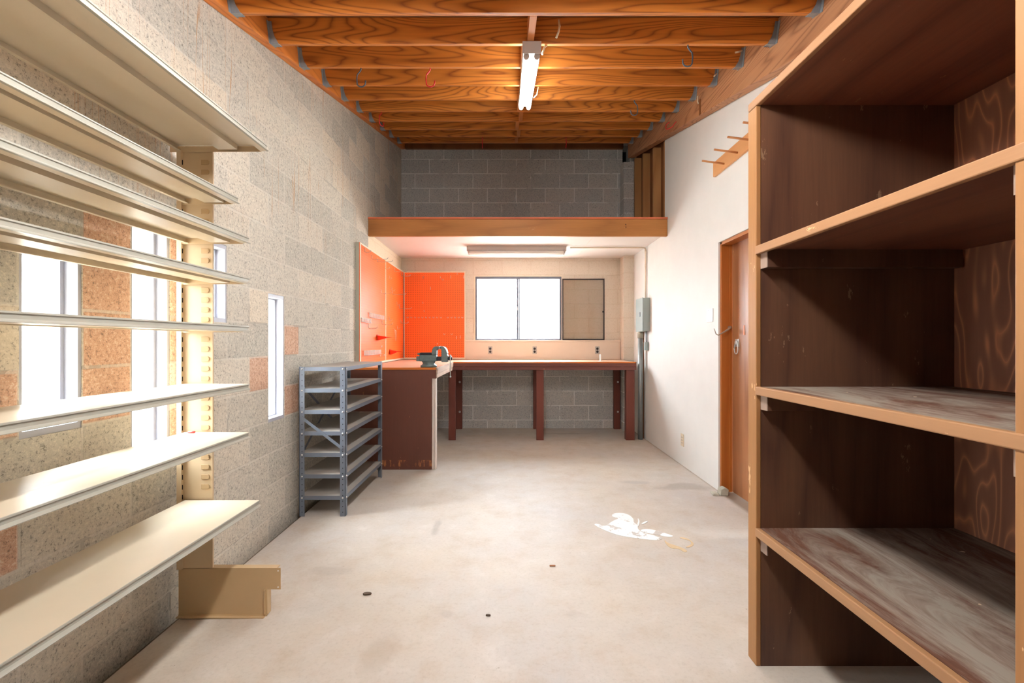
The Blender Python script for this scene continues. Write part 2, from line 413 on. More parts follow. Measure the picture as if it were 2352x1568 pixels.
# ------------------------------------------------------------------ setting
def wall_grid(axis, p0, p1, a_rng, z0, top, holes, ext=()):
    """wall with rectangular holes; p0 inner face, p1 outer face; top(a) gives the height"""
    mb = MB()
    As = sorted(set([a_rng[0], a_rng[1]] + [h[0] for h in holes] + [h[1] for h in holes]))
    Zs = sorted(set([z0] + [h[2] for h in holes] + [h[3] for h in holes if h[3] is not None]))
    def P(p, a, z): return (p,a,z) if axis == 'y' else (a,p,z)
    def inh(a, z): return any(h[0] < a < h[1] and h[2] < z < (99 if h[3] is None else h[3]) for h in holes)
    for i in range(len(As)-1):
        for j in range(len(Zs)):
            a0, a1 = As[i], As[i+1]; zb = Zs[j]; zt = Zs[j+1] if j+1 < len(Zs) else None
            if inh((a0+a1)/2, zb+.001): continue
            t0 = zt if zt is not None else top(a0); t1 = zt if zt is not None else top(a1)
            for p in (p0, p1):
                mb.add([P(p,a0,zb), P(p,a1,zb), P(p,a1,t1), P(p,a0,t0)], [(0,1,2,3)])
    for (a0,a1,b,t) in holes:
        t0 = t if t is not None else top(a0); t1 = t if t is not None else top(a1)
        mb.add([P(p0,a0,b),P(p1,a0,b),P(p1,a0,t0),P(p0,a0,t0)], [(0,1,2,3)])
        mb.add([P(p0,a1,b),P(p1,a1,b),P(p1,a1,t1),P(p0,a1,t1)], [(0,1,2,3)])
        if b > z0: mb.add([P(p0,a0,b),P(p1,a0,b),P(p1,a1,b),P(p0,a1,b)], [(0,1,2,3)])
        if t is not None: mb.add([P(p0,a0,t),P(p1,a0,t),P(p1,a1,t),P(p0,a1,t)], [(0,1,2,3)])
    a0, a1 = a_rng
    mb.add([P(p0,a0,top(a0)),P(p1,a0,top(a0)),P(p1,a1,top(a1)),P(p0,a1,top(a1))], [(0,1,2,3)])
    return mb

# floor: a slab whose edge along the left wall drops into a narrow dirty gap
fl = MB()
xs = [XL-.02, -1.452, -1.44, -1.1, 0, XR+.2]
ys = [YN, 0, 1.5, 3.2, 4.6, 5.4, YB+.02]
def fz(x, y):
    k = 1.0 if y < 3.3 else max(0.0, (5.4-y)/2.1)
    if x < -1.451: return -.052*k
    if x < -1.439: return -.004*k
    return 0.0
g = [[(x,y,fz(x,y)) for x in xs] for y in ys]
nx = len(xs)
fl.add([p for r in g for p in r], [(j*nx+i, j*nx+i+1, (j+1)*nx+i+1, (j+1)*nx+i) for j in range(len(ys)-1) for i in range(nx-1)])
struct('floor', fl, M['floor'], None, True, 'stained grey beige concrete floor of the workshop')
WIN = [(1.372,1.575,.905,1.518), (1.778,1.982,.700,1.721), (2.185,2.388,1.310,1.721), (2.794,2.998,.700,1.514)]
struct('wall_left', wall_grid('y', XL, XL-.2, (YN, YB+.2), -.1, zd, WIN), M['blk_left'], None, False, 'grey concrete block wall on the left with narrow slot windows')
bw = wall_grid('x', YB, YB+.2, (XL-.2, XR+.1), -.1, lambda a: zd(YB), [(-.465,.742,1.238,2.128), (1.60,1.70,3.73,3.955)])
wb = struct('wall_back', bw, M['blk_back'], None, False, 'concrete block back wall, painted cream above the bench')
pil = MB().box(1.566, XR, YB-.2, YB-.001, 0, 3.655)
struct('pilaster', pil, M['blk_back'], wb)
struct('opening_void', MB().box(1.58, 1.72, YB+.19, YB+.21, 3.7, 3.98), M['dark'], wb)  # near-black sheet, the unlit cavity's darkness put into its colour
wr = wall_grid('y', XR, XR+.015, (YN, YB), 0, zd, [(2.76,3.626,0,2.015), (4.868,YB-.001,2.545,None)])
wrt = struct('wall_right', wr, M['drywall'], None, False, 'white painted drywall on the right')
sh = wall_grid('y', XR+.092, XR+.13, (YN, YB+.2), 0, zd, [(2.79,3.60,0,2.0)])
struct('sheathing', sh, M['stud_dark'], wrt, False)
struct('wall_near', MB().box(XL-.2, XR+.2, YN-.1, YN, -.1, 2.3), M['drywall'])
dk = MB().prism([(YN-.1, zd(YN-.1)), (YB+.5, zd(YB+.5)), (YB+.5, zd(YB+.5)+.12), (YN-.1, zd(YN-.1)+.12)], 'x', XL-.3, XR+.3)
struct('ceiling', dk, M['deck'], None, True, 'brown plywood roof deck above the joists')
og = MB().box(-14, 14, -14, 20, -.32, -.12)
struct('ground', og, M['outside'], None, True, 'pale ground outside the windows')
# back wall plate under the deck
struct('trim_1', MB().box(-1.44, 1.60, YB-.05, YB-.002, zj(YB)-.005, zj(YB)+.085), M['stud_dark'], None, True, 'dark wooden plate on top of the back wall')

# left windows: white metal frames with clear panes set shallow in the wall
for i, (y0,y1,z0,z1) in enumerate(WIN):
    f = MB(); xi, xo = XL-.004, XL-.052; w = .022
    f.box(xo, xi, y0, y0+.012, z0, z1); f.box(xo, xi, y1-.012, y1, z0, z1)
    f.box(xo, xi, y0+.012, y1-.012, z1-w, z1); f.box(xo, xi, y0+.012, y1-.012, z0, z0+w)
    f.box(xo-.02, xo, y0, y0+.026, z0, z1); f.box(xo-.02, xo, y1-.026, y1, z0, z1)
    f.box(xo-.02, xo, y0+.026, y1-.026, z1-.03, z1); f.box(xo-.02, xo, y0+.026, y1-.026, z0, z0+.03)
    wo = struct('window_%d' % (i+1), f, M['wframe'], None, True,
        ['slot window furthest left behind the cream shelves','tall slot window beside the shelf upright','short slot window just right of the shelf upright','slot window nearest the grey metal shelf'][i])
    struct('pane', MB().box(xo-.012, xo-.008, y0+.02, y1-.02, z0+.025, z1-.025), M['glass'], wo)
    portal((XL-.21, (y0+y1)/2, (z0+z1)/2), (0,-PI/2,0), z1-z0, y1-y0)
# back window
f = MB(); X0,X1,Z0,Z1 = -.465,.742,1.238,2.128; y0,y1 = YB+.002, YB+.05
f.box(X0, X1, y0, y1, Z1-.034, Z1); f.box(X0, X1, y0, y1, Z0, Z0+.018)
f.box(X0, X0+.022, y0, y1, Z0+.018, Z1-.034); f.box(X1-.026, X1, y0, y1, Z0+.018, Z1-.034)
f.box(.115, .138, y0+.006, y1, Z0+.018, Z1-.034); f.box(.141, .158, y0, y1-.008, Z0+.018, Z1-.034)
wo = struct('window_5', f, M['alu'], None, True, 'wide sliding window with frosted panes in the back wall')
struct('pane', MB().box(X0+.02, .117, y0+.03, y0+.034, Z0+.016, Z1-.03), M['frost'], wo)
struct('pane', MB().box(.156, X1-.024, y0+.016, y0+.020, Z0+.016, Z1-.03), M['frost'], wo)
struct('latch', MB().box(.118, .13, y0-.012, y0+.006, 1.655, 1.71), M['bolt'], wo)
tr = MB().box(X0-.014, X1+.012, YB-.006, YB-.0005, Z1, Z1+.012).box(X0-.014, X0-.001, YB-.006, YB-.0005, Z0, Z1)
struct('trim_2', tr, M['trim_cream'], None, True, 'cream trim around the back window')
portal(((X0+X1)/2, YB+.19, (Z0+Z1)/2), (-PI/2,0,0), X1-X0, Z1-Z0)

# door in the right wall
d = MB().box(XR+.096, XR+.134, 2.80, 3.592, .006, 1.99)
do = struct('door_1', d, M['door'], None, True, 'brown wooden door in the right wall beside the cabinet')
j = MB().box(XR+.015, XR+.135, 3.602, 3.626, 0, 2.0).box(XR+.015, XR+.135, 2.76, 2.784, 0, 2.0).box(XR+.015, XR+.135, 2.784, 3.602, 1.991, 2.015)
j.box(XR+.078, XR+.094, 3.592, 3.602, 0, 1.99)
struct('door_jamb', j, M['jamb'], do)
px, py, pz = XR+.096, 3.507, 1.172
hb = MB().box(px-.006, px, py-.028, py+.028, pz-.002, pz+.058).lathe([(.0,-.016),(.016,-.014),(.018,0)], (px-.004,py,pz+.03), 'x', 12)
struct('pull_plate', hb, M['bolt'], do)
ring = [(px-.012, py+s*.03*math.cos(a)*(1 if math.sin(a)<0 else .85), pz-.012+.046*math.sin(a)) for s in (1,) for a in [2*PI*k/20 for k in range(21)]]
struct('pull_ring', MB().tube(ring, .0042, 8), M['bolt'], do)
lk = MB().box(px-.003, px, 3.40, 3.418, 1.262, 1.335)
struct('latch_slot', lk, M['nosing'], do)

# ------------------------------------------------------------------ roof timbers
def sloped(x0, x1, lo, hi, y0, y1):
    return MB().prism([(y0, lo+SL*y0), (y1, lo+SL*y1), (y1, hi+SL*y1), (y0, hi+SL*y0)], 'x', x0, x1)
solo('ledger_beam', sloped(XL+.001, -1.443, 2.333, 2.476, YN, YB-.001), M['ledger'], (-1.47,2,2.84),
     'orange wooden ledger sloping up along the top of the block wall', 'ledger', bevel=.003)
solo('support_beam', sloped(1.62, XR-.001, 2.175, 2.476, YN, 6.06), M['beam'], (1.66,2,2.68),
     'thick weathered beam carrying the right ends of the joists', 'beam', bevel=.004)
jm = MB().box(-1.442, 1.619, 0, .038, 0, .139)
j0 = jm.build('ceiling_joist', M['joist'], None, .002)
JY = [2.32+.3875*k for k in range(-7, 10)]
for i, y in enumerate(JY):
    o = j0 if i == 0 else copy_tree(j0)
    o.location = (0, y, zj(y)); o.rotation_euler = (TH, 0, 0)
    n = i-6
    lab = ('orange ceiling joist, %s one counted from the top edge of the photo' % ORD[n]) if n > 0 else \
          ('orange ceiling joist overhead, %s one before the first in view' % ORD[1-n])
    tag(o, lab, 'joist', 'ceiling joists')
# blocking between joists, staggered along the middle
bk = MB().box(-.019, .019, .039, .386, 0, .136)
b0 = bk.build('joist_blocking', M['blocking'])
st = [.132,.103,.15,.12,.10,.125,.095,.12,.10]
for k in range(9):
    y = JY[7+k]
    o = b0 if k == 0 else copy_tree(b0)
    o.location = (st[k], y, zj(y)); o.rotation_euler = (TH,0,0)
    sc = .348/ .347
    tag(o, 'short wooden block between the %s and %s joists from the front' % (ORD[k+1], ORD[k+2]), 'blocking', 'blocking between the joists')
    # length along the slope equals the clear gap
for o in [ob for ob in bpy.data.objects if ob.name.startswith('joist_blocking')]:
    o.scale = (1, (.3875*math.sqrt(1+SL*SL)-.040)/.347, 1)
    o.location.y += 0
# joist hangers
def hanger(sx):
    m = MB(); t = .0018
    def bx(x0,x1,y0,y1,z0,z1):
        if sx < 0: x0, x1 = -x1, -x0
        m.box(x0,x1,y0,y1,z0,z1)
    bx(0,.05,-.003,.041,-.004,-.0005)
    for yy in (-.0035, .0405):
        poly = [(0,-.004),(.05,-.004),(.043,.012),(.030,.035),(.022,.07),(.020,.118),(0,.118)]
        if sx < 0: poly = [(-a,b) for a,b in poly]
        m.prism(poly, 'y', yy-.0012, yy+.0012)
    bx(0,.003,-.022,-.004,-.004,.118); bx(0,.003,.041,.06,-.004,.118)
    for (xx,zz) in ((.012,.03),(.012,.07),(.012,.1)):
        m.lathe([(.003,-.006),(.0025,-.0035)], ((xx if sx>0 else -xx), 0, zz), 'y', 6)
    return m
for sx, xx, side, ground in ((1,-1.4425,'left','block wall'), (-1,1.6195,'right','weathered beam')):
    h0 = hanger(sx).build('joist_hanger', M['zinc'])
    for k in range(10):
        y = JY[7+k]
        o = h0 if k == 0 else copy_tree(h0)
        o.location = (xx, y, zj(y)); o.rotation_euler = (TH,0,0)
        tag(o, 'galvanised hanger at the %s end of the %s joist from the front' % (side, ORD[k+1]), 'joist hanger', 'joist hangers')

# ------------------------------------------------------------------ fluorescent fixtures
def fixture(name, loc, rot, label, tube_mat, group, wide=.108):
    t = thing(name, (0,0,0), label, 'light fixture', group)
    L = 1.215
    m = MB().prism([(-.054,0),(.054,0),(.050,-.045),(.030,-.058),(-.030,-.058),(-.050,-.045)], 'y', .012, L-.012)
    m.build('channel', M['fixture'], t, .002)
    for y in (0, L-.012):
        c = MB().box(-.056,.056,y,y+.012,-.064,.0)
        c.build('end_cap', M['fix_cap'], t, .002)
    for s in (-1,1):
        for y in (.013, L-.029):
            MB().lathe([(.0185,0),(.0185,.016)], (s*.032,y,-.074), 'y', 16).box(s*.032-.008, s*.032+.008, y, y+.015, -.074, -.05).build('lamp_holder', M['fix_cap'], t)
        MB().lathe([(.0155,0),(.0163,.004),(.0163,L-.066),(.0155,L-.062)], (s*.032,.031,-.077), 'y', 16).build('tube', tube_mat, t)
    t.location = loc; t.rotation_euler = rot
    return t
fixture('fluorescent_fixture', (.14, 2.665, zj(2.665)-.002), (TH,0,0), 'lit two-tube fluorescent strip hung under the ceiling joists', M['tube_on'], None)
fixture('fluorescent_fixture', (-.12, .36, zj(.36)-.002), (TH,0,0), 'lit two-tube fluorescent strip overhead in front of the first visible joist', M['tube_on2'], None)
fixture('fluorescent_fixture', (.706, 5.50, 2.383), (0,0,PI/2), 'unlit two-tube fluorescent strip under the loft above the bench', M['tube_off'], None)

# ------------------------------------------------------------------ loft
lo = thing('loft_platform', (0,5.5,2.34), 'plywood loft platform with a broad wooden fascia across the back of the room', 'loft')
MB().box(XL+.002, XR-.002, 4.78, 4.82, 2.343, 2.525).build('fascia_board', M['fascia'], lo, .003)
MB().box(XL+.002, XR-.002, 4.772, YB-.202, 2.5255, 2.545).build('loft_floor', M['ply_edge'], lo, .001)
MB().box(XL+.002, XR-.002, 4.821, YB-.201, 2.385, 2.40).box(XL+.002, 1.565, YB-.2, YB-.001, 2.385, 2.40).build('soffit', M['soffit'], lo)
for X in (-.285, .945):
    MB().box(X-.0015, X+.0015, 4.83, 6.06, 2.3842, 2.3849).build('panel_seam', M['fasc_box'], lo)
ink = MB()
for (a,b,c,d_) in [(-.0065,-.003,.0,.010),(-.001,.004,.004,.0065),(-.002,0,.0,.010),(.003,.0055,-.002,.009),(-.004,.005,-.012,-.0095),(-.0045,.006,-.021,-.018),(.0035,.0062,-.03,-.02),(-.004,-.001,-.034,-.024),(0,.006,-.031,-.0285)]:
    ink.box(1.256+a, 1.256+b, 4.7788, 4.7799, 2.462+c, 2.462+d_)
ink.build('grade_stamp', M['dark'], lo)
for k, (y, lab) in enumerate([(4.872,'stud at the cut edge of the drywall above the loft'), (5.25,'pale stud standing in the open wall above the loft'), (5.655,'middle brown stud in the open wall above the loft'), (6.02,'stud furthest back in the open wall above the loft')]):
    s = MB().prism([(XR+.002,2.546),(XR+.090,2.546),(XR+.090,zj(y)-.16),(XR+.002,zj(y)-.16)], 'y', y, y+.038)
    solo('wall_stud', s, M['stud'], (XR+.045,y,2.546), 'wooden '+lab, 'stud', 'studs above the loft', .002)

# ------------------------------------------------------------------ workbench
wbn = thing('workbench', (0,5.8,0), 'brown L-shaped workbench under the back window and along the left wall', 'workbench')
T0, T1 = .925, .965
top = MB().prism([(-1.50,4.236),(-.687,4.236),(-.687,5.476),(1.555,5.476),(1.555,6.06),(1.555,6.262),(-1.50,6.262)], 'z', T0, T1-.0005)
top.build('worktop', M['bench_top'], wbn)
e = MB().box(-.684, 1.558, 5.462, 5.475, .908, .950).box(-.684, 1.558, 5.468, 5.475, .866, .9065)
e.build('front_edge', M['bench_edge'], wbn, .002)
MB().box(-.684, 1.558, 5.463, 5.475, .951, .9655).build('nosing', M['nosing'], wbn, .001)
MB().box(-.686,-.674, 4.232, 5.461, .908, .966).box(-.686,-.678, 4.232, 5.461, .866, .9065).build('side_edge', M['side_edge'], wbn, .002)
MB().box(-1.50, -.687, 4.222, 4.235, .946, .966).build('nosing', M['nosing'], wbn, .001)
fp = MB().prism([(-1.50,0),(-.728,0),(-.728,.864),(-.688,.864),(-.688,.945),(-1.50,.945)], 'y', 4.226, 4.244)
fp.build('front_panel', M['brown'], wbn, .002)
for x in (-.726, -.706):
    MB().box(x, x+.017, 4.246, 4.30, 0, .862).build('panel_trim', M['white_trim'], wbn, .001)
MB().box(1.5582, 1.570, 5.475, 6.05, .866, .964).build('end_board', M['bench_edge'], wbn, .001)
for (x0,x1) in ((-.738,-.652),(.343,.434),(1.449,1.553)):
    MB().box(x0, x1, 5.494, 5.535 if x1 < 1 else 5.58, 0, .924).build('leg', M['leg'], wbn, .003)
for (x0,x1) in ((-.735,-.645),(.345,.43),(1.465,1.552)):
    l = MB().box(x0, x1, 6.205 if x1 < 1 else 6.2, 6.262, 0, .924).build('leg', M['leg'], wbn, .003)
    for z in (.24,.655):
        MB().lathe([(.006,-.012),(.013,-.011),(.016,-.002),(.016,0)], ((x0+x1)/2+.012,6.2045,z), 'y', 12).build('bolt', M['bolt'], l)
MB().box(-.6, 1.56, 6.205, 6.262, .866, .924).build('rear_rail', M['leg'], wbn)
# splashback ledge
sp = thing('splashback_ledge', (.48,6.24,.966), 'cream painted board box and ledge under the back window', 'ledge')
MB().box(-.600, 1.562, 6.222, 6.263, .967, 1.212).build('board', M['fasc_box'], sp, .002)
MB().box(-.604, 1.564, 6.212, 6.263, 1.2125, 1.236).build('ledge', M['fasc_box'], sp, .003)
# outlets
def outlet(loc, n, label, plate, rec, face):
    t = thing('wall_outlet', loc, label, 'outlet', 'outlets above the bench' if n else None)
    if face == 'y':
        MB().box(-.031,.031,-.005,0,-.054,.054).build('plate', plate, t, .002)
        for z in (-.02,.02):
            MB().lathe([(.0165,-.008),(.0175,-.0055)], (0,0,z), 'y', 16).build('socket', rec, t)
    return t
def at(o, loc): o.location = loc; return o
for k, px_ in enumerate((1126,1228,1372)):
    X = (px_-1168)*6.222/1025
    t = thing('wall_outlet', (0,0,0), 'black duplex outlet on grey plate, %s from the pegboard' % ORD[k+1], 'outlet', 'outlets above the bench')
    MB().box(-.030,.030,-.006,-.0005,-.053,.053).build('plate', M['plate_g'], t, .002)
    for z in (-.021,.021):
        MB().lathe([(.0160,-.0085),(.0172,-.0062)], (0,0,z), 'y', 18).build('socket', M['black'], t)
    t.location = (X, 6.222, 1.096)
pb = MB().lathe([(.0,0),(.034,0),(.032,.004),(.012,.006),(.0095,.012),(.0095,.085),(.006,.088)], (1.16,5.63,.9655), 'z', 16)
solo('pipe_stub', pb, M['plate_w'], (1.16,5.63,.9655), 'small white pipe stub standing upright on the bench top', 'pipe stub')

# window screen standing on the ledge
ws = thing('window_screen', (1.04,6.24,1.237), 'dark framed screen leaning on the wall beside the back window', 'window screen')
def fr(x0,x1,z0,z1,w,y0,y1): return MB().box(x0,x1,y0,y1,z0,z0+w).box(x0,x1,y0,y1,z1-w,z1).box(x0,x0+w,y0,y1,z0+w,z1-w).box(x1-w,x1,y0,y1,z0+w,z1-w)
fr(.752,1.342,1.238,2.094,.014,6.236,6.248).build('frame', M['black'], ws, .001)
MB().box(.764,1.330,6.241,6.2425,1.25,2.082).build('mesh', M['screen'], ws)
MB().box(1.312,1.332,6.230,6.240,1.62,1.645).build('latch', M['black'], ws)

# ------------------------------------------------------------------ pegboards
PZ0, PZ1 = .972, 2.192
def pegboard(name, axis, a0, a1, p, label, furr, trims):
    t = thing('pegboard', ((p,(a0+a1)/2,PZ0) if axis=='y' else ((a0+a1)/2,p,PZ0)), label, 'pegboard', 'orange pegboards')
    def bx(m, b0,b1,q0,q1,z0,z1):
        return m.box(q0,q1,b0,b1,z0,z1) if axis=='y' else m.box(b0,b1,q0,q1,z0,z1)
    s = 1 if axis=='y' else -1
    q0, q1 = (p-.006, p) if axis=='y' else (p, p+.006)
    bx(MB(), a0,a1,q0,q1,PZ0,PZ1).build('board', M['peg_y' if axis=='y' else 'peg_x'], t)
    f0, f1 = (p, p+.006) if axis=='y' else (p-.006, p)
    for (b0,b1,z0,z1) in trims:
        bx(MB(), b0,b1,f0,f1,z0,z1).build('trim_strip', M['trim_cream'], t, .001)
    for (b0,b1,r0,r1) in furr:
        bx(MB(), b0,b1,r0,r1,PZ0,PZ1).build('furring', M['furring'], t)
    return t
pegboard('a','y',4.392,5.318,-1.465,'left pegboard on the side wall, nearest the grey metal shelf',
    [(4.392,4.43,-1.504,-1.4715)], [(4.392,4.412,PZ0,PZ1),(4.412,5.300,PZ1-.016,PZ1),(4.412,5.300,PZ0,PZ0+.02),(5.300,5.318,PZ0,PZ1)])
pegboard('b','y',5.319,6.214,-1.465,'narrow looking pegboard on the side wall next to the corner',
    [(6.15,6.19,-1.504,-1.4715)], [(5.319,6.214,PZ1-.016,PZ1),(5.319,6.214,PZ0,PZ0+.02)])
pegboard('c','x',-1.457,-.601,6.224,'red orange pegboard facing the room left of the back window',
    [(-1.4,-1.36,6.2305,6.264),(-.65,-.602,6.2305,6.264)], [(-1.457,-.601,PZ1-.014,PZ1),(-1.457,-.601,PZ0,PZ0+.022),(-.615,-.601,PZ0+.022,PZ1-.014),(-1.457,-1.449,PZ0+.022,PZ1-.014)])

# hooks on the side-wall boards: root (Y,Z) on the face, sticking out towards +X
def Lpt(px_, py_):
    Y = 1.459*1025/(1168-px_); return Y, 1.205+(786-py_)*Y/1025
def side_hook(L, up=.018, bend=.03):
    m = MB(); r = .0030
    m.tube([(.001,0,.0),(.004,0,.0),(.004,0,-.03),(.008,0,-.034),(L*.5,0,-.036),(L-.012,0,-.034),(L,0,-.028),(L+.006,0,-.034+up)], r, 6)
    m.tube([(.001,0,.0),(.003,0,.012)], r, 6)
    return m
XP = -1.459
sh_list = [(853.5,594,.17,'long wire hook, upper of the pair at the top of the left pegboard'),
 (865.5,600,.17,'long wire hook, lower of the pair at the top of the left pegboard'),
 (837,578,.06,'short bent hook at the top left corner of the left pegboard'),
 (905.7,623,.16,'long wire hook near the top of the corner pegboard'),
 (921.5,633,.12,'wire hook at the top right edge of the corner pegboard'),
 (875,673,.11,'wire hook crossing the strip between the side pegboards'),
 (900.5,675,.17,'long wire hook at upper middle of the corner pegboard'),
 (916.5,708,.16,'long wire hook at mid height beside the pegboard corner'),
 (877,744,.12,'dark bent hook below mid height on the strip between side pegboards'),
 (920,741,.10,'short hook with clips low beside the pegboard corner'),
 (845.7,753,.09,'single hook below the white clip racks on the left pegboard'),
 (911,700,.035,'tiny square hook at mid height on the corner pegboard'),
 (893.5,735,.03,'small clip hook at mid height on the corner pegboard'),
 (893,640,.03,'small hook near the top of the corner pegboard, left half'),
 (899,667,.04,'small hook above the upper middle long hook'),
 (912,755,.03,'short upright hook low on the corner pegboard'),
 (884,616,.05,'small hook at the top of the strip between side pegboards')]
hk = {}
for (a,b,L,lab) in sh_list:
    Y, Z = Lpt(a,b)
    if L not in hk: hk[L] = side_hook(L).build('pegboard_hook', M['steel']); o = hk[L]
    else: o = copy_tree(hk[L])
    o.location = (XP+.001, Y, Z+.03)
    tag(o, lab, 'hook', 'hooks on the side pegboards')
# V clips
vm = MB().tube([(.001,0,0),(.012,0,-.004),(.02,-.014,.016)], .0026, 6).tube([(.012,0,-.004),(.02,.014,.016)], .0026, 6)
v0 = vm.build('pegboard_mounted_clip', M['steel'])
for k,(a,b,lab) in enumerate([(873,797,'V shaped clip above the pair at the foot of the left pegboard'),(870,818,'V shaped clip, left of the pair at the foot of the left pegboard'),(878.5,817,'V shaped clip, right of the pair at the foot of the left pegboard')]):
    Y,Z = Lpt(a,b); o = v0 if k==0 else copy_tree(v0); o.location = (XP+.001,Y,Z)
    tag(o, lab, 'clip', 'V clips on the left pegboard')
# wire tool racks: two rails with loops
def rack(p0, p1, n, h, label):
    (ya,za),(yb,zb) = Lpt(*p0), Lpt(*p1); z = (za+zb)/2
    t = thing('tool_rack', (XP,(ya+yb)/2,z), label, 'tool rack', 'wire tool racks on the left pegboard')
    MB().tube([(XP+.004,ya,z),(XP+.004,yb,z)], .0028, 6).tube([(XP+.018,ya,z-h),(XP+.018,yb,z-h)], .0028, 6).build('rail', M['steel'], t)
    m = MB()
    for k in range(n):
        y = ya+(yb-ya)*(k+.5)/n
        m.box(XP+.004, XP+.012, y-.0035, y+.0035, z-h, z+.004)
    o = m.build('clips', M['plate_w'], t)
    return t
rack((846,719),(881.5,725), 14, .045, 'upper white clip rack across the left pegboard')
rack((828,730),(851,733), 8, .04, 'short white clip rack at the near edge of the left pegboard')
rack((834,803),(874,806), 16, .045, 'wire clip rack low on the left pegboard')
# long double prong
Y,Z = Lpt(903.5,754); m = MB().tube([(XP+.001,Y,Z+.0),(XP+.02,Y,Z-.02),(XP+.024,Y+.01,Z-.16)], .003, 6).tube([(XP+.02,Y,Z-.02),(XP+.024,Y+.06,Z-.03),(XP+.026,Y+.075,Z-.155)], .003, 6)
solo('pegboard_hook', m, M['steel'], (XP+.001,Y,Z), 'long double prong wire hanging down on the corner pegboard', 'hook', 'hooks on the side pegboards')
# red plastic tool holders
def holder(px_, py_, L, h, label):
    Y,Z = Lpt(px_,py_)
    t = thing('hanging_tool_holder', (XP,Y,Z), label, 'tool holder', 'red plastic tool holders')
    MB().box(XP+.001, XP+.006, Y-.03, Y+.03, Z-h, Z+.02).build('back_plate', M['red_plastic'], t, .002)
    MB().prism([(XP+.006,Z+.008),(XP+L,Z-.004),(XP+L,Z-.020),(XP+.03,Z-h+.006),(XP+.006,Z-h)], 'y', Y-.022, Y+.022).build('cup', M['red_plastic'], t, .003)
    MB().prism([(XP+L,Z-.006),(XP+L+.07,Z-.012),(XP+L,Z-.016)], 'y', Y-.012, Y+.012).build('prong', M['red_plastic'], t, .001)
holder(867.5,772,.10,.045,'red plastic holder on the left pegboard near the strip')
holder(896.5,805,.085,.05,'red plastic holder low on the corner pegboard')
# hooks on the back pegboard
def Bpt(px_, py_): return (px_-1168)*6.218/1025, 1.205+(786-py_)*6.218/1025
YP = 6.2235
bm_ = MB().tube([(0,-.001,0),(0,-.008,-.006),(0,-.022,-.010),(0,-.03,-.002),(0,-.031,.010)], .003, 6)
vb = MB().tube([(0,-.001,.02),(0,-.006,.018),(0,-.007,-.014),(0,-.014,-.020)], .0036, 6)
db = MB().tube([(0,-.001,0),(0,-.01,-.004),(-.012,-.03,.012)], .003, 6).tube([(0,-.01,-.004),(.012,-.03,.012)], .003, 6)
hk2 = {'b':bm_.build('pegboard_hook', M['steel']), 'v':vb.build('pegboard_hook', M['steel']), 'd':db.build('pegboard_hook', M['steel'])}
used = set()
def bhook(kind, px_, py_, lab):
    o = hk2[kind] if kind not in used else copy_tree(hk2[kind]); used.add(kind)
    X,Z = Bpt(px_,py_); o.location = (X,YP,Z)
    tag(o, lab, 'hook', 'hooks on the red orange pegboard')
row = [937+8.45*k for k in range(10)] + [1029+8.3*k for k in range(5)]
for k, px_ in enumerate(row):
    bhook('d', px_, 730, 'small wire hook in the long middle row, %s from the left' % ORD[k+1])
for kind, px_, py_, lab in [('v',972,637,'upright clip near the top of the red orange pegboard, left third'),
  ('b',1012,637,'slanted hook at the top middle of the red orange pegboard'), ('d',1017,643,'forked hook at the top middle of the red orange pegboard'),
  ('v',1035,636,'upright clip at the top, right of the forked hook'), ('v',1065,636,'upright clip at the top right edge of the red orange pegboard'),
  ('b',1050.5,629,'small hook highest on the red orange pegboard, right side'), ('v',989,662,'single upright clip in the upper middle of the red orange pegboard'),
  ('b',972,695,'tiny hook left of centre, above the middle row'), ('b',974.6,714,'tiny hook left of centre, just above the middle row'),
  ('d',1021,768,'left forked hook in the lower part of the red orange pegboard'), ('d',1037.7,768,'right forked hook in the lower part of the red orange pegboard'),
  ('v',1048.5,775,'left of two upright clips at the lower right of the red orange pegboard'), ('v',1057,774,'right of two upright clips at the lower right of the red orange pegboard'),
  ('b',1005,789,'hook just above the bench vise')]:
    bhook(kind, px_, py_, lab)

# ------------------------------------------------------------------ vise
vz, vy = .9672, 4.318
v = thing('bench_vise', (-.775,vy,vz), 'grey green cast iron bench vise on the corner of the workbench', 'vise')
MB().lathe([(.078,0),(.079,.016),(.064,.024),(.056,.036),(.062,.046),(.068,.056)], (-.772,vy,vz), 'z', 28).build('swivel_base', M['vise'], v)
MB().box(-.854,-.692,vy-.042,vy+.042,vz+.0565,vz+.117).build('body', M['vise'], v, .005)
def prof(pts): return [(a, vz+b) for a,b in pts]
MB().prism(prof([(-.852,.1172),(-.700,.1172),(-.720,.128),(-.744,.140),(-.846,.140),(-.852,.132)]), 'y', vy-.034, vy+.034).build('anvil', M['vise_d'], v, .003)
hn = MB().lathe([(.0,0),(.008,.012),(.016,.034),(.018,.05)], (0,0,0), 'x', 14)
hn.v = [(-.890+p[0], vy+p[1], vz+.126+p[2]*.8) for p in hn.v]
hn.build('horn', M['vise'], v)
MB().box(-.888,-.856,vy-.024,vy+.024,vz+.058,vz+.102).build('slide_end', M['vise'], v, .003)
MB().prism(prof([(-.735,.118),(-.692,.118),(-.690,.160),(-.684,.172),(-.672,.178),(-.669,.198),(-.700,.200),(-.720,.190),(-.730,.170),(-.736,.140)]), 'y', vy-.05, vy+.05).build('fixed_jaw', M['vise'], v, .004)
MB().box(-.6685,-.6645,vy-.052,vy+.052,vz+.172,vz+.2).build('jaw_plate', M['vise_b'], v, .001)
MB().box(-.691,-.644,vy-.026,vy+.026,vz+.060,vz+.100).build('slide_bar', M['vise_d'], v, .003)
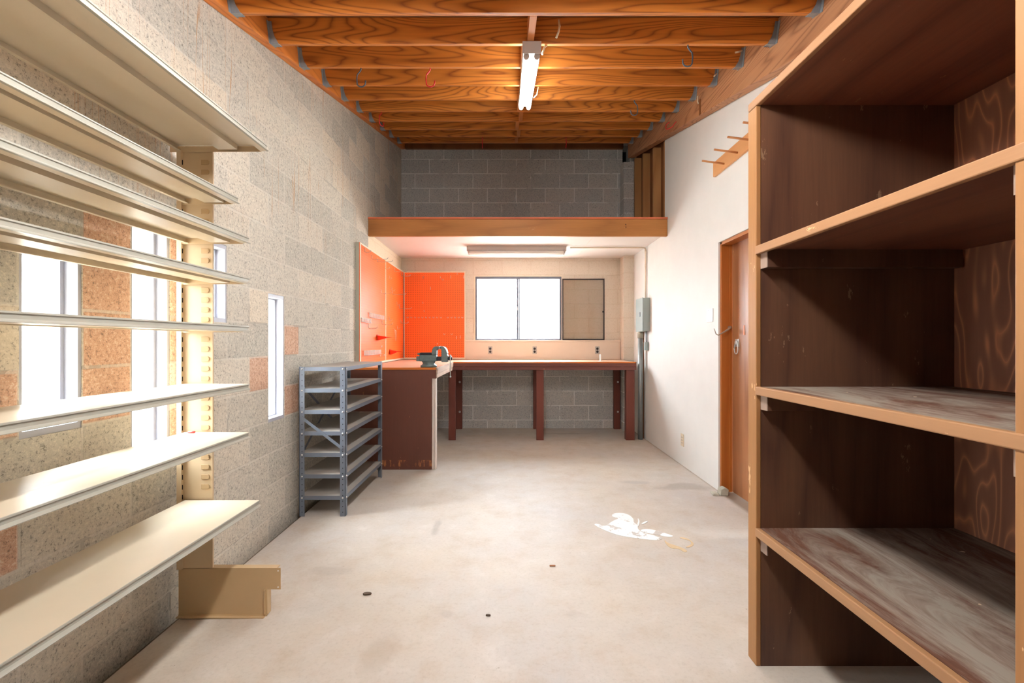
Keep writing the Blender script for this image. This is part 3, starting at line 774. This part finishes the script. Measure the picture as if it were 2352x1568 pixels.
MB().prism(prof([(-.643,.048),(-.585,.048),(-.582,.110),(-.590,.118),(-.588,.135),(-.597,.168),(-.613,.190),(-.634,.200),(-.656,.199),(-.655,.180),(-.642,.170)]), 'y', vy-.05, vy+.05).build('moving_jaw', M['vise'], v, .004)
MB().box(-.661,-.657,vy-.052,vy+.052,vz+.172,vz+.2).build('jaw_plate', M['vise_b'], v, .001)
MB().lathe([(.016,0),(.019,.004),(.019,.030),(.014,.036)], (-.581,vy,vz+.082), 'x', 20).build('spindle_head', M['vise_d'], v)
hd = MB().tube([(-.560,vy-.021,vz+.105),(-.562,vy-.021,vz+.05),(-.560,vy-.021,vz-.088)], .0048, 10)
hd.lathe([(.0,-.010),(.008,-.007),(.009,0),(.007,.007),(.0,.010)], (-.560,vy-.021,vz-.092), 'z', 12)
hd.lathe([(.0,-.010),(.008,-.007),(.009,0),(.007,.007),(.0,.010)], (-.560,vy-.021,vz+.110), 'z', 12)
hd.build('handle', M['vise_b'], v)
def text(body, size, ext):
    c = bpy.data.curves.new('txt', 'FONT'); c.body = body; c.size = size; c.extrude = ext; c.align_x = 'CENTER'; c.align_y = 'CENTER'
    o = bpy.data.objects.new('txt', c); COL.objects.link(o)
    bpy.context.view_layer.update()
    me = bpy.data.meshes.new_from_object(o.evaluated_get(bpy.context.evaluated_depsgraph_get()))
    bpy.data.objects.remove(o); bpy.data.curves.remove(c)
    return me
me = text('WILTON', .032, .0016)
me.transform(Matrix.Translation((-.770-v.location.x, vy-.0425-v.location.y, vz+.087-v.location.z)) @ Matrix.Rotation(PI/2,4,'X') @ Matrix.Scale(1.0,4))
me.materials.clear(); me.materials.append(M['vise'])
lt = bpy.data.objects.new('raised_lettering', me); COL.objects.link(lt); lt.parent = v

# ------------------------------------------------------------------ grey steel shelf unit
su = thing('steel_shelf_unit', (-1.29,3.54,0), 'grey bolted steel shelf unit with seven shelves against the block wall', 'shelf unit')
UX0,UX1,UY0,UY1,UH = -1.450,-1.130,3.090,3.992,1.036
def post(x, y, sx, sy):
    w, t = .037, .0025
    m = MB().box(min(x,x+sx*w), max(x,x+sx*w), min(y,y+sy*t), max(y,y+sy*t), 0, UH)
    m.box(min(x,x+sx*t), max(x,x+sx*t), min(y,y+sy*w), max(y,y+sy*w), 0, UH)
    return m.build('post', M['gmetal'], su)
P1 = post(UX0,UY0,1,1); P2 = post(UX1,UY0,-1,1); P3 = post(UX0,UY1,1,-1); P4 = post(UX1,UY1,-1,-1)
zs = [.142+.1487*k for k in range(7)]
for z in zs:
    m = MB(); x0,x1,y0,y1 = UX0+.003,UX1-.003,UY0+.003,UY1-.003
    m.box(x0,x1,y0,y1,z-.002,z)
    m.box(x0,x1,y0,y0+.002,z-.028,z-.002).box(x0,x1,y1-.002,y1,z-.028,z-.002).box(x0,x0+.002,y0,y1,z-.028,z-.002).box(x1-.002,x1,y0,y1,z-.028,z-.002)
    so = m.build('shelf', M['gshelf'], su)
    lip = MB().box(x0+.034,x1-.034,y0-.0012,y0-.0002,z-.028,z).box(x1+.0002,x1+.0012,y0+.036,y1-.036,z-.028,z)
    lip.build('rim', M['gmetal'], so)
    for p, xs_ in ((P1,(UX0+.02,)), (P2,(UX1-.018,))):
        for x in xs_:
            MB().lathe([(.0,-.006),(.004,-.005),(.0062,-.001),(.0062,0)], (x,UY0-.0002,z-.014), 'y', 10).build('bolt', M['bolt'], p)
    for p, y in ((P2,UY0+.020),(P4,UY1-.020)):
        MB().lathe([(.0062,0),(.0062,.001),(.004,.005),(.0,.006)], (UX1+.0002,y,z-.014), 'x', 10).build('bolt', M['bolt'], p)
for p, x in ((P1,UX0+.02),(P2,UX1-.018)):
    m = MB()
    for k in range(26):
        zz = .03+.038*k
        if min(abs(zz-(z-.014)) for z in zs) > .012: m.lathe([(.0032,-.0008),(.0032,-.0003)], (x,UY0,zz), 'y', 8)
    m.build('bolt_holes', M['dark'], p)
def strap(p, q, w, nrm, mat='gmetal'):
    p, q = Vector(p), Vector(q); d = (q-p).normalized(); s_ = d.cross(Vector(nrm)).normalized()*w/2; n_ = Vector(nrm)*.0015
    vs_ = [p+s_,p-s_,q-s_,q+s_]; return MB().add([a+n_ for a in vs_]+[a-n_ for a in vs_], [(0,1,2,3),(7,6,5,4),(0,4,5,1),(1,5,6,2),(2,6,7,3),(3,7,4,0)])
strap((UX0+.02,UY0-.004,.685),(UX1-.018,UY0-.004,.470),.02,(0,1,0)).build('diagonal_brace', M['gmetal'], su)
strap((UX0-.004,UY0+.03,.92),(UX0-.004,UY1-.03,.40),.02,(1,0,0)).build('diagonal_brace', M['gmetal'], su)
strap((UX0-.008,UY0+.03,.40),(UX0-.008,UY1-.03,.92),.02,(1,0,0)).build('diagonal_brace', M['gmetal'], su)

# ------------------------------------------------------------------ cream display shelving on the left wall
gs = thing('wall_shelving', (-1.30,1.35,0), 'cream metal display shelving with eight shelves along the left block wall', 'shelving')
GY0, GY1 = .60, 1.955
def upright(y):
    m = MB().box(-1.453,-1.303,y,y+.003,.21,2.06).box(-1.306,-1.303,y+.003,y+.009,.21,2.06).box(-1.453,-1.450,y+.003,y+.06,0,2.06)
    m.box(-1.453,-1.432,y-.012,y,.21,2.06)
    u = m.build('upright', M['cream'], gs)
    tb = MB(); z = .56
    while z < 2.02:
        tb.prism([(-1.352,z),(-1.322,z),(-1.317,z+.005),(-1.317,z+.017),(-1.322,z+.022),(-1.352,z+.022)], 'y', y-.003, y-.0002); z += .0432
    tb.build('slot_tabs', M['tab'], u, .0012)
    ds = MB(); z = .3
    while z < 2.0:
        ds.box(-1.4325,-1.4305,y-.008,y-.004,z,z+.02); z += .0432
    ds.build('slots', M['dark'], u)
    return u
upright(1.965); upright(.56)
SH = [(2.068,-1.058),(1.838,-1.185),(1.664,-1.138),(1.487,-1.138),(1.277,-1.138),(1.024,-1.138),(.812,-1.138),(.514,-1.092)]
for i,(z,xf) in enumerate(SH):
    xb = -1.45 if i == 0 else -1.418; w = xf-xb
    m = MB().box(xb,xf,GY0,GY1,z-.0025,z)
    m.box(xb,xb+.0025,GY0,GY1,z-.024,z-.0025)
    if i == 0: m.box(xb,xb+.0025,GY0,GY1,z,z+.036)  # upturned back lip, added to keep lamp light off the wall behind
    m.box(xb+.0025,xb+.015,GY0,GY1,z-.024,z-.0215)
    # stiffening channel and returned front hem underneath
    xc = xb+w*.58
    m.box(xc-.042,xc-.040,GY0,GY1-.012,z-.022,z-.0025).box(xc+.040,xc+.042,GY0,GY1-.012,z-.022,z-.0025).box(xc-.042,xc+.042,GY0,GY1-.012,z-.024,z-.022)
    m.box(xf-.030,xf-.002,GY0,GY1,z-.025,z-.0225)
    so = m.build('shelf', M['shelf_top'], gs)
    pr = [(xf,z),(xf+.002,z-.001),(xf+.0025,z-.005),(xf-.001,z-.007),(xf-.001,z-.018),(xf+.004,z-.021),(xf+.0085,z-.0245),(xf+.0085,z-.0262),(xf-.002,z-.0262)]
    MB().prism(pr, 'y', GY0, GY1).build('price_rail', M['cream_rail'], so)
    for y in (GY1+.0008, GY0-.0034):
        br = [(xb-.034,z-.003),(xf-.004,z-.003),(xf-.002,z-.018),(xf-.03,z-.027),(xb-.034,z-.029)]
        MB().prism(br, 'y', y, y+.0026).build('bracket', M['cream'], so)
# base foot without its deck
for y in (1.965, .56):
    b = MB().prism([(-1.453,.004),(-1.070,.004),(-1.062,.014),(-1.062,.118),(-1.004,.118),(-1.004,.212),(-1.453,.212)], 'y', y, y+.0025)
    b.box(-1.44,-1.02,y+.0025,y+.03,.2085,.212).box(-1.453,-1.07,y-.018,y,.0,.004).box(-1.453,-1.064,y-.002,y+.0025,.0,.008)
    b.box(-1.066,-1.062,y+.0025,y+.03,.006,.118).box(-1.074,-1.070,y-.008,y,.012,.118)
    fo = b.build('base_foot', M['cream_dark'], gs)
    MB().lathe([(.0035,-.001),(.0035,0)], (-1.014,y-.0004,.200), 'y', 8).lathe([(.0035,-.001),(.0035,0)], (-1.014,y-.0004,.128), 'y', 8).build('holes', M['plate_w'], fo)
ck = MB().lathe([(.0045,0),(.0045,.026),(.002,.030)], (-1.385,1.93,.8175), 'x', 10)
solo('crayon_stub', ck, M['hook_red'], (-1.37,1.93,.813), 'small red crayon stub at the back of the second shelf from below', 'crayon')

# ------------------------------------------------------------------ dark cabinet on the right
cb = thing('storage_cabinet', (1.3,1.22,0), 'tall dark stained open cabinet with deep shelves on the right', 'cabinet')
CX, CB = .9215, 1.660
MB().box(CX+.019, CB, 1.662, 1.680, 0, 2.088).build('side_panel', M['cab'], cb)
MB().box(CX+.019, CB, .770, .788, 0, 2.088).build('side_panel', M['cab'], cb)
MB().box(CB+.0005, CB+.013, .756, 1.690, 0, 2.108).build('back_panel', M['cab_back'], cb)
MB().box(CX+.019, CB, .756, 1.717, 2.0885, 2.108).build('top_panel', M['cab_h'], cb)
MB().box(CX, CX+.0185, 1.661, 1.717, 0, 2.086).build('face_stile', M['cab_edge_v'], cb, .003)
MB().box(CX, CX+.0185, .756, .813, 0, 2.086).build('face_stile', M['cab_edge_v'], cb, .003)
MB().box(CX, CX+.0185, .756, 1.717, 2.0865, 2.118).build('top_rail', M['cab_edge'], cb, .003)
for z in (1.562, 1.040, .514):
    s = MB().box(CX+.016, CB, .789, 1.661, z-.019, z).build('shelf_board', M['dusty'] if z < 1.5 else M['cab_h'], cb)
    MB().box(CX-.004, CX+.0155, .745, 1.6605, z-.030, z+.001).build('edge_strip', M['cab_edge'], s, .003)
    for (y0,y1) in ((1.620,1.661),(.789,.829)):
        MB().box(CX+.020, CB-.01, y0, y1, z-.084, z-.0195).build('cleat', M['cleat'] if False else M['cab'], s, .001)
        MB().box(CX+.0165, CX+.0198, y0, y1, z-.084, z-.0195).build('cleat_end', M['cleat'], s)

# ------------------------------------------------------------------ right wall fittings
pn = thing('breaker_box', (1.66,5.51,1.341), 'grey electrical breaker panel on the right wall by the bench', 'electrical panel')
MB().box(1.622,XR-.001,5.377,5.653,1.341,1.742).build('box', M['panel'], pn, .003)
MB().box(1.613,1.6215,5.373,5.657,1.337,1.746).build('door', M['panel'], pn, .002)
MB().box(1.604,1.6128,5.46,5.485,1.52,1.575).build('latch', M['zinc'], pn, .002)
cp = thing('conduit_pipe', (1.64,5.55,0), 'thick grey vertical conduit from the breaker panel to the floor', 'conduit')
MB().tube([(1.640,5.55,0),(1.640,5.55,1.30)], .030, 18).build('pipe', M['pipe'], cp)
MB().lathe([(.030,0),(.037,.004),(.037,.06),(.032,.068),(.024,.08)], (1.640,5.55,1.258), 'z', 18).build('coupling', M['rubble'], cp)
jb = thing('wall_mounted_junction_box', (1.68,5.45,1.1), 'small grey junction box hanging below the breaker panel', 'junction box')
MB().box(1.660,XR-.001,5.425,5.48,1.108,1.208).build('box', M['panel'], jb, .003)
MB().tube([(1.684,5.452,1.340),(1.684,5.452,1.2085)], .0095, 10).build('conduit', M['zinc'], jb)
solo('wood_batten', MB().box(XR-.032,XR-.001,5.62,5.66,0,1.335), M['stud_dark'], (XR-.016,5.64,0), 'dark thin batten in the corner beside the grey conduit', 'batten')
cd = MB().tube([(.76,5.50,2.370),(1.66,5.50,2.370),(1.683,5.50,2.365),(1.690,5.50,2.340),(1.690,5.50,1.745)], .0095, 10)
for z in (2.15, 2.365): cd.lathe([(.013,-.02),(.013,.02)], (1.690,5.50,z if z<2.3 else 2.32), 'z', 10)
solo('electrical_conduit', cd, M['white_pipe'], (1.69,5.50,1.745), 'thin cream conduit from the breaker panel up to the unlit fixture', 'conduit')
sw = thing('light_switch_plate', (XR,3.77,1.432), 'blank white switch plate on the drywall beside the door', 'switch plate')
MB().box(XR-.006,XR-.0005,3.715,3.825,1.375,1.490).build('plate', M['plate_w'], sw, .002)
for y in (3.745,3.795):
    for z in (1.388,1.477):
        MB().lathe([(.003,-.008),(.003,-.006)], (XR,y,z), 'x', 8).build('screw', M['zinc'], sw)
wo_ = thing('low_wall_outlet', (XR,4.37,.249), 'small beige outlet low on the white wall', 'outlet')
MB().box(XR-.006,XR-.0005,4.335,4.405,.190,.310).build('plate', M['plate_b'], wo_, .002)
for z in (.222,.249,.276): MB().box(XR-.009,XR-.0062,4.36,4.38,z-.006,z+.006).build('socket', M['plate_g'], wo_, .001)
# hook on door jamb
hx, hy = XR+.075, 3.600
m = MB().tube([(hx,hy,1.325),(hx,hy-.02,1.325),(hx-.02,hy-.035,1.312),(hx-.06,hy-.05,1.290),(hx-.115,hy-.06,1.262),(hx-.135,hy-.06,1.272),(hx-.150,hy-.06,1.315)], .0045, 8, [.012,.012,.009,.0065,.0045,.004,.003])
solo('coat_hook', m, M['steel'], (hx,hy,1.325), 'bent steel hook screwed into the orange door jamb', 'hook')
# concrete chunk at the door foot
ck_ = MB().prism([(1.66,0),(1.725,0),(1.73,.05),(1.70,.064),(1.668,.05)], 'y', 3.50, 3.56)
ck_.add([(1.60,3.50,.0),(1.66,3.50,0),(1.66,3.59,0),(1.62,3.60,0),(1.61,3.51,.012),(1.655,3.51,.018),(1.655,3.58,.016),(1.625,3.59,.010)], [(0,1,2,3),(4,5,6,7),(0,1,5,4),(1,2,6,5),(2,3,7,6),(3,0,4,7)])
solo('concrete_chunk', ck_, M['rubble'], (1.68,3.54,0), 'grey lump of concrete at the foot of the door jamb', 'rubble', bevel=.008)
# peg rail
pr = thing('peg_rail', (XR,2.9,2.6), 'wooden rail with dowel pegs high on the white wall', 'peg rail')
MB().box(XR-.021,XR-.0005,2.02,3.675,2.564,2.680).build('rail_board', M['peg_rail'], pr, .002)
for y in (3.485,3.281,3.08,2.876,2.67,2.465,2.26,2.06):
    MB().tube([(XR-.010,y,2.598),(1.512,y,2.622)], .0072, 10).build('dowel', M['dowel'], pr)

# ------------------------------------------------------------------ hooks and cables on the ceiling
def hook(flip):
    pts = [(0,0,.0),(0,0,-.012),(-.008,0,-.026),(-.026,0,-.046),(-.029,0,-.075),(-.027,0,-.105)]
    for k in range(1,9):
        a = PI + PI*k/8*1.05; pts.append((.002+.029*math.cos(a), 0, -.105+.026*math.sin(a)))
    pts.append((pts[-1][0]+.002,0,pts[-1][2]+.014))
    return MB().tube([(-x if flip else x, y, z) for x,y,z in pts], .0047, 8)
hp = {(f,c): None for f in (0,1) for c in ('grey','red')}
def place_hook(flip, c, loc, rz, lab, s=1.0):
    if hp[(flip,c)] is None: o = hp[(flip,c)] = hook(flip).build('utility_hook', M['hook_'+c])
    else: o = copy_tree(hp[(flip,c)])
    o.location = loc; o.rotation_euler = (0,0,rz) if not isinstance(rz, tuple) else rz; o.scale = (s,s,s)
    tag(o, lab, 'hook', 'utility hooks on the roof timbers')
def hj(px_, k, off=.019):
    y = JY[7+k]+off; return ((px_-1168)*y/1025, y, zj(y)-.001)
place_hook(0,'grey',hj(829,2),0,'grey utility hook under the third joist, left of the lamp')
place_hook(0,'red',hj(988,2),0,'red utility hook under the third joist, left of the lamp')
place_hook(1,'grey',hj(1580,1),0,'large grey utility hook under the second joist, right of the lamp')
place_hook(1,'grey',hj(1457,4),0,'small looking grey hook under the fifth joist, right of the lamp')
place_hook(0,'red',hj(876,5),PI/2-.5,'red utility hook close to the left wall under the sixth joist')
place_hook(0,'red',hj(1108,8),PI/2,'red hook seen edge-on at the back, left of centre')
place_hook(0,'red',hj(1300,8),PI/2,'red hook seen edge-on at the back, right of centre')
place_hook(0,'red',(1.619,4.30,3.33),(0,-PI/2,PI/2+.5),'red C shaped hook on the inner face of the weathered beam')
place_hook(0,'red',(1.619,4.02,3.42),(PI/2,0,PI/2),'red hook above the C shaped one on the beam')
def cable(pts, lab, r=.006): solo('electric_cable', MB().tube(pts, r, 8), M['cable'], pts[0], lab, 'cable', 'ivory cables on the ceiling')
cable([(.30,2.66,zj(2.66)+.12),(.302,2.64,zj(2.66)+.07),(.295,2.635,zj(2.66)+.03),(.283,2.650,zj(2.66)+.006)], 'ivory cable stub hanging from the second joist, right of the lamp')
cable([(.205,2.72,zj(2.72)-.06),(.22,2.73,zj(2.72)-.01),(.26,2.76,zj(2.76)+.03)], 'ivory cable looping from the lit fixture to the joists')
cable([(.20,3.55,zj(3.55)-.08),(.225,3.54,zj(3.55)-.06),(.235,3.52,zj(3.55)-.01)], 'short ivory cable at the far end of the lit fixture', .005)
cable([(1.60,3.06,zj(3.06)+.10),(1.575,3.05,zj(3.06)+.085),(1.55,3.05,zj(3.06)+.08)], 'ivory cable end beside the right end of the third joist')
cable([(1.60,3.43,zj(3.43)+.07),(1.575,3.42,zj(3.43)+.045)], 'ivory cable end beside the right end of the fourth joist', .005)
cable([(1.612,3.80,zj(3.8)+.01),(1.614,3.81,zj(3.8)-.03),(1.616,3.80,zj(3.8)-.055)], 'ivory cable end on the beam by the fifth joist', .005)
solo('brown_strip', MB().box(1.612,1.6198,3.76,3.782,zj(3.77)-.157,zj(3.77)-.03), M['stud_dark'], (1.616,3.77,zj(3.77)-.157), 'narrow brown strip running down the weathered beam', 'strip')

# ------------------------------------------------------------------ floor: spill and scraps
def fpt(px_, py_):
    y = 1025*1.205/(py_-786); return ((px_-1168)*y/1025, y)
def smooth(poly, n=3):
    for _ in range(2):
        q = []
        for i in range(len(poly)):
            a, b = poly[i], poly[(i+1)%len(poly)]
            q += [(.75*a[0]+.25*b[0], .75*a[1]+.25*b[1]), (.25*a[0]+.75*b[0], .25*a[1]+.75*b[1])]
        poly = q
    return poly
def Z5(x, y): return fpt(1360+x/5.169, 1160+y/5.169)
A = [Z5(*p) for p in [(25,225),(60,222),(140,250),(180,240),(240,190),(330,155),(240,140),(235,115),(270,95),(360,92),(440,115),(495,165),(490,205),(545,240),(540,285),(600,330),(760,365),(850,395),(800,415),(700,415),(520,392),(340,365),(230,330),(130,290),(40,245)]]
B = [Z5(*p) for p in [(560,300),(640,280),(760,300),(900,345),(980,372),(900,380),(760,350),(620,325)]]
Bb = [Z5(*p) for p in [(540,150),(565,185),(560,225),(545,260),(535,225),(548,195)]]
Bc = [Z5(*p) for p in [(585,218),(640,190),(670,193),(620,222),(590,230)]]
D = [Z5(*p) for p in [(850,405),(900,450),(960,470),(1060,500),(1140,545),(1100,565),(1030,515),(950,520),(880,470)]]
E = [Z5(*p) for p in [(1030,378),(1110,385),(1190,430),(1215,475),(1150,505),(1100,500),(1185,465),(1160,415),(1060,400)]]
ps = thing('paint_spill', (*fpt(1450,1220),0), 'splash of dried white paint on the concrete floor', 'paint spill')
pm = MB()
for i, p in enumerate((A,B,Bb,Bc)): pm.prism(smooth(p), 'z', .0004, .0022+.0002*i)
pm.build('white_paint', M['spill'], ps)
pm = MB()
for i, p in enumerate((D,E)): pm.prism(smooth(p), 'z', .0004, .0016)
pm.build('tan_paint', M['spill_tan'], ps)
x,y = fpt(843,1365)
solo('dry_leaf', MB().prism(smooth([(x-.022,y-.004),(x-.005,y-.012),(x+.02,y-.004),(x+.022,y+.006),(x+.002,y+.012),(x-.016,y+.008)]), 'z', .001, .008), M['leaf'], (x,y,0), 'dark dry leaf scrap on the floor left of centre', 'leaf', bevel=.002)
x,y = fpt(1269,1300)
solo('wood_splinter', MB().box(x-.016,x+.016,y-.004,y+.004,.0005,.007), M['twig'], (x,y,0), 'brown wood splinter on the floor near the middle', 'splinter', bevel=.002)
x,y = fpt(1121,1414)
solo('dirt_crumb', MB().prism(smooth([(x-.012,y-.004),(x+.012,y-.006),(x+.010,y+.005),(x-.008,y+.006)]), 'z', .0005, .006), M['leaf'], (x,y,0), 'small brown crumb of dirt on the floor nearest the camera', 'crumb')
